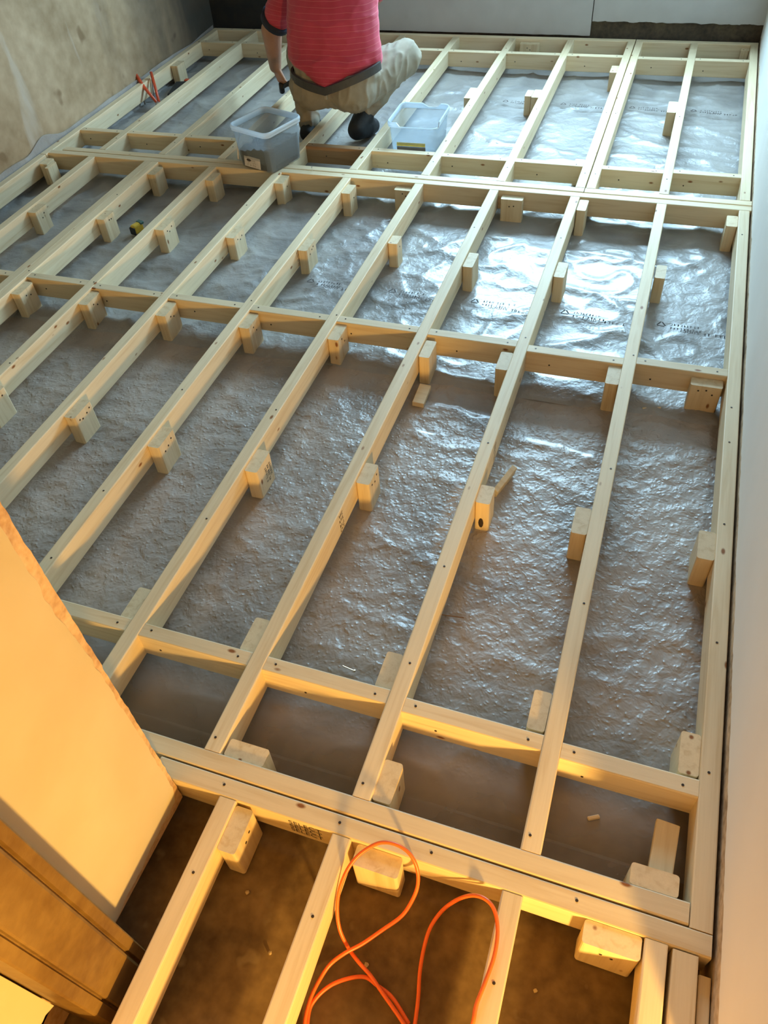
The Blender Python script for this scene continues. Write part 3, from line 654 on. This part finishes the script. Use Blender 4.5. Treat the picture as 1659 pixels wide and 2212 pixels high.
# ------------------------------------------------------------------ tubs
def rsq(hw, r, n=6):
    out = []
    for cx, cy, a0 in ((hw-r,hw-r,0),(-hw+r,hw-r,90),(-hw+r,-hw+r,180),(hw-r,-hw+r,270)):
        for k in range(n+1):
            a = math.radians(a0+90*k/n); out.append((cx+r*math.cos(a), cy+r*math.sin(a)))
    return out
def loft(bm, secs, cap0=True, cap1=False):
    rings = [[bm.verts.new((x,y,z)) for x,y in pr] for pr, z in secs]
    for a, b in zip(rings, rings[1:]):
        n = len(a)
        for j in range(n): bm.faces.new((a[j],a[(j+1)%n],b[(j+1)%n],b[j]))
    if cap0: bm.faces.new(rings[0])
    if cap1: bm.faces.new(rings[-1][::-1])
    return rings
def make_tub(loc, rz, label, base=0.122, rim=0.143, h=0.222, cut=False):
    e = empty('plastic_tub', loc, rz); tag(e, label, 'plastic tub')
    bm = bmesh.new()
    R0, R1 = base, rim-0.006
    secs = [(rsq(R0-0.006,0.03),0.0),(rsq(R0,0.034),0.006),(rsq(R0+(R1-R0)*0.5,0.036),h*0.5),(rsq(R1-0.002,0.036),h*0.86),
            (rsq(R1-0.0045,0.036),h*0.86),(rsq(R0+(R1-R0)*0.5-0.002,0.035),h*0.5),(rsq(R0-0.002,0.033),0.008)]
    loft(bm, secs, True, True); link('tub_body', bm, TUB, e, True)
    bm = bmesh.new()
    z = h*0.86
    def ringpts(hw, zz, dip): 
        out = []
        for (x,y) in rsq(hw,0.036,6): out.append((x,y,zz))
        return out
    prof = [(R1-0.002,z),(R1+0.004,z+0.002),(R1+0.004,z+0.010),(R1+0.0015,z+0.012),(R1+0.006,z+0.014),(R1+0.006,h-0.006),(R1+0.003,h),(R1-0.001,h-0.002),(R1-0.003,z+0.002)]
    pl = rsq(1.0,0.25,6)
    rings = []
    for hw, zz in prof:
        ring = []
        pts = rsq(hw,0.036,6)
        # subdivide the straight edges so that parts can be cut away
        full = []
        n = len(pts)
        for i in range(n):
            a, b_ = Vector(pts[i]), Vector(pts[(i+1)%n]); full.append(a)
            if (b_-a).length > 0.1:
                for k in range(1,12): full.append(a.lerp(b_,k/12))
        for p in full:
            zq = zz
            if cut:
                d = 0
                if p.y > hw*0.8: d = max(0,min(1,(p.x+0.01)/0.02))*max(0,min(1,(0.088-p.x)/0.02))*0.020
                if p.y < -hw*0.8: d = max(0,min(1,(p.x+0.085)/0.012))*0.022
                zq = zz-d*max(0,(zz-(z-0.001))/(h-z))
            ring.append(bm.verts.new((p.x,p.y,zq)))
        rings.append(ring)
    for a, b_ in zip(rings, rings[1:]+[rings[0]]):
        n = len(a)
        for j in range(n): bm.faces.new((a[j],a[(j+1)%n],b_[(j+1)%n],b_[j]))
    link('tub_rim', bm, TUBRIM, e, True)
    return e
t1 = make_tub((-2.058,3.838,TOP+0.0005), math.radians(-19), 'translucent square tub of dark screws standing on the middle header')
# content
DSCR = simple('dark_screw_pile', (0.045,0.034,0.025), 0.85, 0.0, 0.6, 90, 0.6)
bm = bmesh.new(); n = 26; hw = 0.1265; vs = {}
for i in range(n+1):
    for j in range(n+1):
        u, v = -1+2*i/n, -1+2*j/n; k = 1.0-0.10*max(0,abs(u)*abs(v)-0.7)/0.3
        z = 0.108+0.026*u*0.9+0.020*noise.noise(Vector((u*3,v*3,1)))+0.006*noise.noise(Vector((u*14,v*14,2)))
        vs[i,j] = bm.verts.new((u*hw*k,v*hw*k,z))
for i in range(n):
    for j in range(n): bm.faces.new((vs[i,j],vs[i+1,j],vs[i+1,j+1],vs[i,j+1]))
be = [e_ for e_ in bm.edges if e_.is_boundary]; r_ = bmesh.ops.extrude_edge_only(bm, edges=be)
for v in [g for g in r_['geom'] if isinstance(g, bmesh.types.BMVert)]: v.co.z = 0.010; v.co.x *= 0.955; v.co.y *= 0.955
bm.faces.new(list({v: None for e_ in bm.edges if e_.is_boundary for v in e_.verts}.keys())) if False else None
sp = link('screw_heap', bm, DSCR, None, False); sp.location = (-2.058,3.838,TOP+0.0005); sp.rotation_euler = (0,0,math.radians(-19))
tag(sp, 'heap of dark screws and dust filling the bottom of the tub', 'screws', kind='stuff')
bm = bmesh.new(); rr = random.Random(3)
for k in range(16):
    x, y = rr.uniform(-0.09,0.09), rr.uniform(-0.10,0.02); d = Vector((rr.uniform(-1,1),rr.uniform(-1,1),rr.uniform(-0.1,1.0))).normalized()*0.035
    p = Vector((x,y,0.112+0.02*x)); tube(bm, [p-d*0.3,p+d*0.7], 0.0018, 6)
so = link('loose_screws', bm, DSCR, sp); so['kind'] = 'stuff'
# handle of the tub, hanging down on the left
bm = bmesh.new(); tube(bm, catmull([(-0.143,-0.035,0.178),(-0.152,-0.055,0.15),(-0.152,-0.085,0.09),(-0.150,-0.10,0.040),(-0.147,-0.105,0.022)],5), [0.005]*21, 8)
link('carry_handle', bm, simple('handle_plastic',(0.72,0.68,0.66),0.5), t1, True)
def tub_label(t, rows, c, sx, sz, face, mats, name='paper_label'):
    bm = bmesh.new(); add_box(bm, (0,0,0), (sx,0.0008,sz)); o = link(name, bm, mats[0], t); o.location = c; o.rotation_euler = face; return o
LBL = simple('pale_paper_label',(0.66,0.60,0.56),0.6); YEL = simple('yellow_label',(0.83,0.66,0.12),0.5); BRN = simple('brown_label',(0.16,0.08,0.05),0.5)
lb = tub_label(t1, 1, (-0.015,-0.1265,0.040), 0.12, 0.055, (-0.09,0,0), [LBL])
s = link('printed_text', stamp_mesh(3,8,0.009,0,21), INKF, lb); s.rotation_euler = (PI/2,0,0); s.location = (-0.04,-0.0008,0.005)
bm = bmesh.new(); bmesh.ops.create_circle(bm, cap_ends=True, segments=16, radius=0.012); bmesh.ops.scale(bm, vec=(1.4,0.6,1), verts=bm.verts[:])
s = link('printed_mark', bm, INK, lb); s.rotation_euler = (PI/2,0,0); s.location = (-0.025,-0.0010,0.008)
t2 = make_tub((-1.360,4.335,0.038), math.radians(1), 'empty clear square tub with a broken rim, standing on the polythene right of the boot', base=0.126, rim=0.147, h=0.212, cut=True)
lb2 = tub_label(t2, 1, (-0.012,-0.1315,0.092), 0.165, 0.020, (-0.1,0,0), [YEL]); lb3 = tub_label(t2, 1, (-0.012,-0.1295,0.064), 0.165, 0.034, (-0.1,0,0), [BRN])
lb2['label'] = 'yellow band of the label'; lb3['label'] = 'dark brown lower part of the label'

# ------------------------------------------------------------------ tools
RED = simple('red_tool_paint',(0.70,0.10,0.035),0.4); GREYR = simple('grey_rod',(0.30,0.28,0.26),0.5,0.3); DARK = simple('black_rubber',(0.018,0.02,0.022),0.6); STEEL = simple('steel',(0.6,0.6,0.6),0.3,0.8)
e = empty('bolt_cutter', (-3.36,4.80,0.01)); tag(e, 'bolt cutter with two orange-red handles propped against the left rim joist', 'hand tool')
def ptube(name, pts, r, mat, parent, org=(-3.36,4.80,0.01)):
    bm = bmesh.new(); tube(bm, [Vector(p)-Vector(org) for p in pts], r, 10); return link(name, bm, mat, parent, True)
ptube('handle', [(-3.545,4.88,0.185),(-3.46,4.82,0.125),(-3.33,4.74,0.055)], [0.012,0.011,0.009], RED, e)
ptube('handle', [(-3.455,4.935,0.18),(-3.40,4.86,0.11),(-3.33,4.76,0.05)], [0.010,0.010,0.009], RED, e)
ptube('steel_arm', [(-3.52,4.87,0.155),(-3.475,4.80,0.02)], 0.006, GREYR, e); ptube('steel_arm', [(-3.452,4.93,0.165),(-3.452,4.88,0.02)], 0.006, GREYR, e)
ptube('pivot_joint', [(-3.335,4.745,0.052),(-3.30,4.72,0.05)], 0.016, STEEL, e)
e = empty('power_drill', (-3.32,5.02,0.01)); tag(e, 'black cordless tool with red details lying in the far left bay', 'hand tool')
bm = bmesh.new(); add_box(bm, (0,0,0.03), (0.11,0.24,0.045), Matrix.Rotation(0.25,3,'Z'), 0.012, 2); link('tool_body', bm, DARK, e, False)
bm = bmesh.new(); add_box(bm, (0.03,-0.13,0.034), (0.05,0.04,0.03), None, 0.008, 2); link('red_grip', bm, RED, e)
bm = bmesh.new(); add_box(bm, (-0.005,0.13,0.045), (0.035,0.035,0.03), None, 0.008, 2); link('red_trigger', bm, RED, e)
e = empty('tape_measure', (-2.562,3.185,0.020), -0.3); e.scale = (0.85,0.85,0.85); tag(e, 'yellow and black tape measure on the polythene right of the doubled joists', 'tape measure')
bm = bmesh.new(); add_box(bm, (0,0,0.028), (0.040,0.074,0.056), None, 0.010, 2); link('case', bm, simple('tape_yellow',(0.75,0.50,0.05),0.4), e)
bm = bmesh.new(); add_box(bm, (0.0,-0.038,0.022), (0.044,0.014,0.046), None, 0.004, 1); link('rubber_bumper', bm, DARK, e)
bm = bmesh.new(); add_box(bm, (0.0,0.030,0.050), (0.044,0.030,0.018), None, 0.004, 1); link('belt_clip', bm, simple('teal_clip',(0.06,0.16,0.14),0.5), e)

# ------------------------------------------------------------------ the crouching person
def capsule(bm, a, b, ra, rb, seg=16, flat=None):
    a, b = Vector(a), Vector(b); d = b-a; L = d.length; t = d.normalized() if L > 1e-6 else Vector((0,0,1))
    q = t.to_track_quat('Z','Y').to_matrix(); rings = []; nst = 6
    prof = [(-ra*math.cos(k*PI/2/nst), ra*math.sin(k*PI/2/nst)) for k in range(nst+1)]
    prof = [(z, max(r,1e-4)) for z, r in prof]
    prof += [(L*k/6, ra+(rb-ra)*k/6) for k in range(1,6)]
    prof += [(L+rb*math.sin(k*PI/2/nst), max(rb*math.cos(k*PI/2/nst),1e-4)) for k in range(nst+1)]
    for z, r in prof:
        ring = []
        for k in range(seg):
            v = Vector((r*math.cos(2*PI*k/seg), r*math.sin(2*PI*k/seg), z)); ring.append(bm.verts.new(a+q@v))
        rings.append(ring)
    for p, s_ in zip(rings, rings[1:]):
        for j in range(seg): bm.faces.new((p[j],p[(j+1)%seg],s_[(j+1)%seg],s_[j]))
    bm.faces.new(rings[0][::-1]); bm.faces.new(rings[-1])
def ellipsoid(bm, c, r, rot=None):
    res = bmesh.ops.create_uvsphere(bm, u_segments=20, v_segments=14, radius=1.0); vs = res['verts']
    bmesh.ops.scale(bm, vec=r, verts=vs)
    if rot is not None: bmesh.ops.rotate(bm, cent=(0,0,0), matrix=rot, verts=vs)
    bmesh.ops.translate(bm, vec=c, verts=vs)
def organic(name, bm, voxel, mat, parent, smooth=6, wrinkle=0.0, wscale=20, wdir=(1,1,1), cut=None):
    """fuse overlapping masses into one continuous skin"""
    me = bpy.data.meshes.new(name); bmesh.ops.recalc_face_normals(bm, faces=bm.faces[:]); bm.to_mesh(me); bm.free()
    o = bpy.data.objects.new(name, me); COL.objects.link(o)
    r = o.modifiers.new('r','REMESH'); r.mode = 'VOXEL'; r.voxel_size = voxel; r.use_smooth_shade = True
    s_ = o.modifiers.new('s','SMOOTH'); s_.factor = 0.5; s_.iterations = smooth
    dg = bpy.context.evaluated_depsgraph_get(); dg.update()
    me2 = bpy.data.meshes.new_from_object(o.evaluated_get(dg)); bpy.data.objects.remove(o); bpy.data.meshes.remove(me)
    if wrinkle:
        nrm = [v.normal.copy() for v in me2.vertices]
        for v, nn in zip(me2.vertices, nrm):
            p = Vector((v.co.x*wdir[0],v.co.y*wdir[1],v.co.z*wdir[2]))*wscale
            f = 1-abs(noise.noise(p))*2.5; v.co += nn*wrinkle*(max(0,f)**2-0.25+0.5*noise.noise(p*0.45+Vector((5,5,5))))
    me2.materials.append(mat); me2.name = name
    for p in me2.polygons: p.use_smooth = True
    o = bpy.data.objects.new(name, me2); COL.objects.link(o); o.parent = parent; return o
PX, PY = -1.885, 4.42
per = empty('person', (PX,PY,0)); tag(per, 'person crouching with their back turned, in a red shirt and pale work trousers', 'person')
def P(x,y,z): return Vector((x-PX,y-PY,z))
J = dict(hipR=P(-1.765,4.43,0.335), hipL=P(-2.005,4.43,0.335), kneeR=P(-1.575,4.76,0.385), kneeL=P(-2.235,4.76,0.385), ankR=P(-1.765,4.53,0.135), ankL=P(-2.100,4.475,0.105),
         waist=P(-1.880,4.415,0.445), mid=P(-1.880,4.50,0.61), chest=P(-1.925,4.63,0.79), neck=P(-1.985,4.76,0.95), head=P(-2.03,4.90,1.00),
         shR=P(-1.745,4.68,0.86), shL=P(-2.150,4.70,0.835), elbL=P(-2.425,4.80,0.500), wrL=P(-2.475,4.875,0.270), elbR=P(-1.78,4.95,0.66), wrR=P(-1.93,5.08,0.50))
SKIN = simple('skin',(0.36,0.19,0.12),0.55,0,0.08,18)
# body (one continuous skin): torso, head, arms, hands, legs
b_ = bmesh.new()
ellipsoid(b_, J['waist']+Vector((0,0.02,0.0)), (0.17,0.12,0.12)); capsule(b_, J['waist'], J['mid'], 0.13,0.13); capsule(b_, J['mid'], J['chest'], 0.13,0.13)
capsule(b_, J['shR'], J['shL'], 0.07,0.07); capsule(b_, J['chest'], J['neck'], 0.08,0.058)
ellipsoid(b_, J['head'], (0.076,0.098,0.11), Matrix.Rotation(-0.7,3,'X'))
for sgn in (-1,1): ellipsoid(b_, J['head']+Vector((0.078*sgn,-0.005,-0.005)), (0.014,0.022,0.032))
ellipsoid(b_, J['head']+Vector((0,0.095,-0.055)), (0.015,0.022,0.024)); ellipsoid(b_, J['head']+Vector((0,0.062,-0.10)), (0.034,0.026,0.014)); ellipsoid(b_, J['head']+Vector((0,0.05,-0.075)),(0.055,0.06,0.055))
for a, c, ra, rc in (('shR','elbR',0.055,0.044),('elbR','wrR',0.044,0.030),('shL','elbL',0.070,0.062),('elbL','wrL',0.064,0.038),('hipR','kneeR',0.085,0.058),('kneeR','ankR',0.055,0.038),('hipL','kneeL',0.085,0.058),('kneeL','ankL',0.055,0.038)):
    capsule(b_, J[a], J[c], ra, rc)
def hand(bm, wr, dirv, side, palm_n, curl=0.5):
    d = Vector(dirv).normalized(); s_ = Vector(side).normalized(); pn = Vector(palm_n).normalized()
    pc = wr+d*0.055
    for k in range(4): capsule(bm, wr+d*0.015+s_*(k-1.5)*0.010, wr+d*0.088+s_*(k-1.5)*0.020, 0.017, 0.0125, 10)
    for k, ln in enumerate((0.92,1.0,0.95,0.78)):
        p = wr+d*0.090+s_*(k-1.5)*0.021; dd = d.copy(); segs = (0.042*ln,0.026*ln,0.021*ln); r = 0.0095
        for q, L in enumerate(segs):
            ang = curl*(0.6+0.5*q); dd = (dd*math.cos(ang)+pn*math.sin(ang)).normalized(); e_ = p+dd*L; capsule(bm, p, e_, r, r*0.92, 8); p = e_; r *= 0.92
    p = wr+d*0.030+s_*(-0.024); dd = (d*0.6-s_*0.7+pn*0.35).normalized()
    for L, r in ((0.045,0.013),(0.032,0.011),(0.025,0.0095)):
        e_ = p+dd*L; capsule(bm, p, e_, r, r*0.9, 8); p = e_; dd = (dd*0.8+d*0.25+pn*0.45).normalized()
hand(b_, J['wrL'], (0.30,0.12,-0.95), (0.85,-0.45,0.25), (0.5,0.75,0.05), 0.75)
hand(b_, J['wrR'], (-0.5,0.5,-0.5), (0.7,0.6,0.0), (0.2,0.1,-1), 0.5)
organic('body', b_, 0.0065, SKIN, per, 3)
EYE = simple('eye',(0.05,0.04,0.03),0.2)
for sgn in (-1,1):
    bm = bmesh.new(); bmesh.ops.create_uvsphere(bm, u_segments=10, v_segments=8, radius=0.011); o = link('eye', bm, EYE, per, True); o.location = J['head']+Vector((0.030*sgn,0.088,-0.020))
bm = bmesh.new(); ellipsoid(bm, J['head']+Vector((0,-0.012,0.024)), (0.084,0.100,0.108), Matrix.Rotation(-0.7,3,'X')); organic('hair', bm, 0.008, simple('dark_hair',(0.05,0.035,0.025),0.7,0,0.3,80), per, 2, 0.003, 60)
# shirt
mt, n, b = nt('red_striped_shirt')
tc = N(n,'ShaderNodeTexCoord'); sp_ = N(n,'ShaderNodeSeparateXYZ'); n.links.new(tc.outputs['Object'],sp_.inputs[0])
nzt = N(n,'ShaderNodeTexNoise'); nzt.inputs['Scale'].default_value = 3.0; nzt.inputs['Detail'].default_value = 2; n.links.new(tc.outputs['Object'], nzt.inputs['Vector'])
ma = N(n,'ShaderNodeMath',operation='MULTIPLY_ADD'); n.links.new(nzt.outputs['Fac'],ma.inputs[0]); ma.inputs[1].default_value = 0.05; n.links.new(sp_.outputs[2],ma.inputs[2])
mu = N(n,'ShaderNodeMath',operation='MULTIPLY'); mu.inputs[1].default_value = 38.0; n.links.new(ma.outputs[0],mu.inputs[0])
fr = N(n,'ShaderNodeMath',operation='FRACT'); n.links.new(mu.outputs[0],fr.inputs[0])
st_ = ramp(n, fr.outputs[0], [(0.0,(0.30,0.30,0.30)),(0.05,(0.30,0.30,0.30)),(0.10,(0,0,0)),(1.0,(0,0,0))])
n.links.new(mixc(n, st_, ramp(n, tex(n,(1,1,1),9,3), [(0.3,(0.40,0.025,0.05)),(0.7,(0.50,0.04,0.075))]), (0.80,0.30,0.26)), b.inputs['Base Color']); b.inputs['Roughness'].default_value = 0.8
b.inputs['Sheen Weight'].default_value = 0.3; b.inputs['Sheen Tint'].default_value = (1.0,0.55,0.6,1)
SHIRT = mt
b_ = bmesh.new()
for k in range(13):
    t = k/12; c0 = J['waist']+Vector((0.0,0.035,0.035)); c = c0.lerp(J['chest']+Vector((0.0,0.02,0.04)), t)+Vector((0.0,-0.030*math.sin(PI*t),0.0))
    ellipsoid(b_, c, (0.282-0.020*t,0.165-0.012*t,0.10), Matrix.Rotation(-0.30-0.35*t,3,'X'))
for k in range(6): ellipsoid(b_, J['waist']+Vector((0.003,-0.045-0.004*k,0.035-0.018*k)), (0.235-0.034*k,0.105,0.055))
capsule(b_, J['shR'], J['shL'], 0.095,0.095); capsule(b_, J['chest'], J['neck']+Vector((0,-0.03,-0.02)), 0.12,0.075)
capsule(b_, J['shL'], J['shL'].lerp(J['elbL'],0.72), 0.100, 0.088); capsule(b_, J['shR'], J['shR'].lerp(J['elbR'],0.8), 0.09, 0.075)
organic('shirt', b_, 0.010, SHIRT, per, 14, 0.0045, 7, (1,1,2.2))
bm = bmesh.new(); a_, c_ = J['shL'].lerp(J['elbL'],0.78), J['shL'].lerp(J['elbL'],0.87); tube(bm, [a_,c_], [0.094,0.091], 20); link('sleeve_cuff', bm, simple('navy_cuff',(0.012,0.014,0.03),0.8), per, True)
# trousers
TRO = simple('stone_work_trousers',(0.29,0.245,0.175),0.85,0,0.16,14)
b_ = bmesh.new()
ellipsoid(b_, P(-1.885,4.44,0.385), (0.235,0.15,0.10)); ellipsoid(b_, P(-1.775,4.405,0.335), (0.150,0.135,0.125)); ellipsoid(b_, P(-2.000,4.405,0.335), (0.150,0.135,0.125)); ellipsoid(b_, P(-1.885,4.42,0.33),(0.18,0.12,0.11))
capsule(b_, J['hipR'], J['kneeR'], 0.130, 0.100); capsule(b_, J['kneeR'], J['ankR']+Vector((0.0,0.01,0.02)), 0.080, 0.062)
capsule(b_, J['hipL'], J['kneeL'], 0.120, 0.088); capsule(b_, J['kneeL'], J['ankL']+Vector((0.0,0.0,0.0)), 0.080, 0.066)
ellipsoid(b_, J['waist']+Vector((0.01,0.02,-0.02)), (0.262,0.165,0.075), Matrix.Rotation(0.10,3,'Y'))
organic('trousers', b_, 0.009, TRO, per, 6, 0.008, 11, (1.6,1.0,0.7))
# belt
bm = bmesh.new(); pts = []
for k in range(41):
    a = PI+PI*k/40; pts.append(J['waist']+Vector((0.012+0.266*math.cos(a), 0.010+0.190*math.sin(a), -0.012-0.060*(1-abs(math.cos(a)))**1.1 + 0.022*math.cos(a))))
rings = []
for p in pts:
    nn = (p-J['waist']-Vector((0.01,0.015,0))); nn.z = 0; nn.normalize(); up = Vector((0,0,1))
    rings.append([bm.verts.new(p+nn*0.003+up*0.020), bm.verts.new(p+nn*0.006-up*0.020), bm.verts.new(p-nn*0.010-up*0.020), bm.verts.new(p-nn*0.010+up*0.020)])
for a, c in zip(rings, rings[1:]):
    for j in range(4): bm.faces.new((a[j],a[(j+1)%4],c[(j+1)%4],c[j]))
bm.faces.new(rings[0]); bm.faces.new(rings[-1][::-1])
belt = link('belt', bm, simple('dark_belt',(0.045,0.04,0.035),0.6), per)
bm = bmesh.new(); add_box(bm, J['waist']+Vector((0.012,-0.177,-0.085)), (0.018,0.012,0.060), None, 0.003, 1); link('belt_loop', bm, TRO, per)
# boots
BOOT = simple('black_boot',(0.016,0.018,0.020),0.7,0,0.3,40)
def boot(heel, toe, ank, w=0.045):
    bm = bmesh.new(); heel, toe = Vector(heel), Vector(toe); d = toe-heel
    capsule(bm, heel, heel+d*0.55, w, w); capsule(bm, heel+d*0.55, heel+d*0.92, w*1.06, w*0.85); capsule(bm, heel+Vector((0,0.01,0.01)), ank, w*0.98, w*1.12)
    return organic('boot', bm, 0.006, BOOT, per, 3)
boot(P(-1.775,4.43,0.095), P(-1.735,4.60,0.058), J['ankR'], 0.056); boot(P(-2.095,4.42,0.062), P(-2.125,4.62,0.052), J['ankL'], 0.048)
# tool held in the hand
e = empty('hammer', tuple(J['wrL']+Vector((PX,PY,0)))); tag(e, 'black-handled tool held in the left hand of the crouching person', 'hand tool')
def rt(name, a, c, r, mat):
    bm = bmesh.new(); tube(bm, [Vector(a),Vector(c)], r, 10); return link(name, bm, mat, e, True)
rt('grip', (0.005,0.03,-0.135), (0.115,-0.02,-0.075), 0.014, DARK); rt('shaft', (0.100,-0.012,-0.082), (0.155,-0.04,-0.055), 0.008, STEEL)
rt('tool_head', (0.0,0.045,-0.165), (0.02,0.01,-0.105), 0.018, DARK)
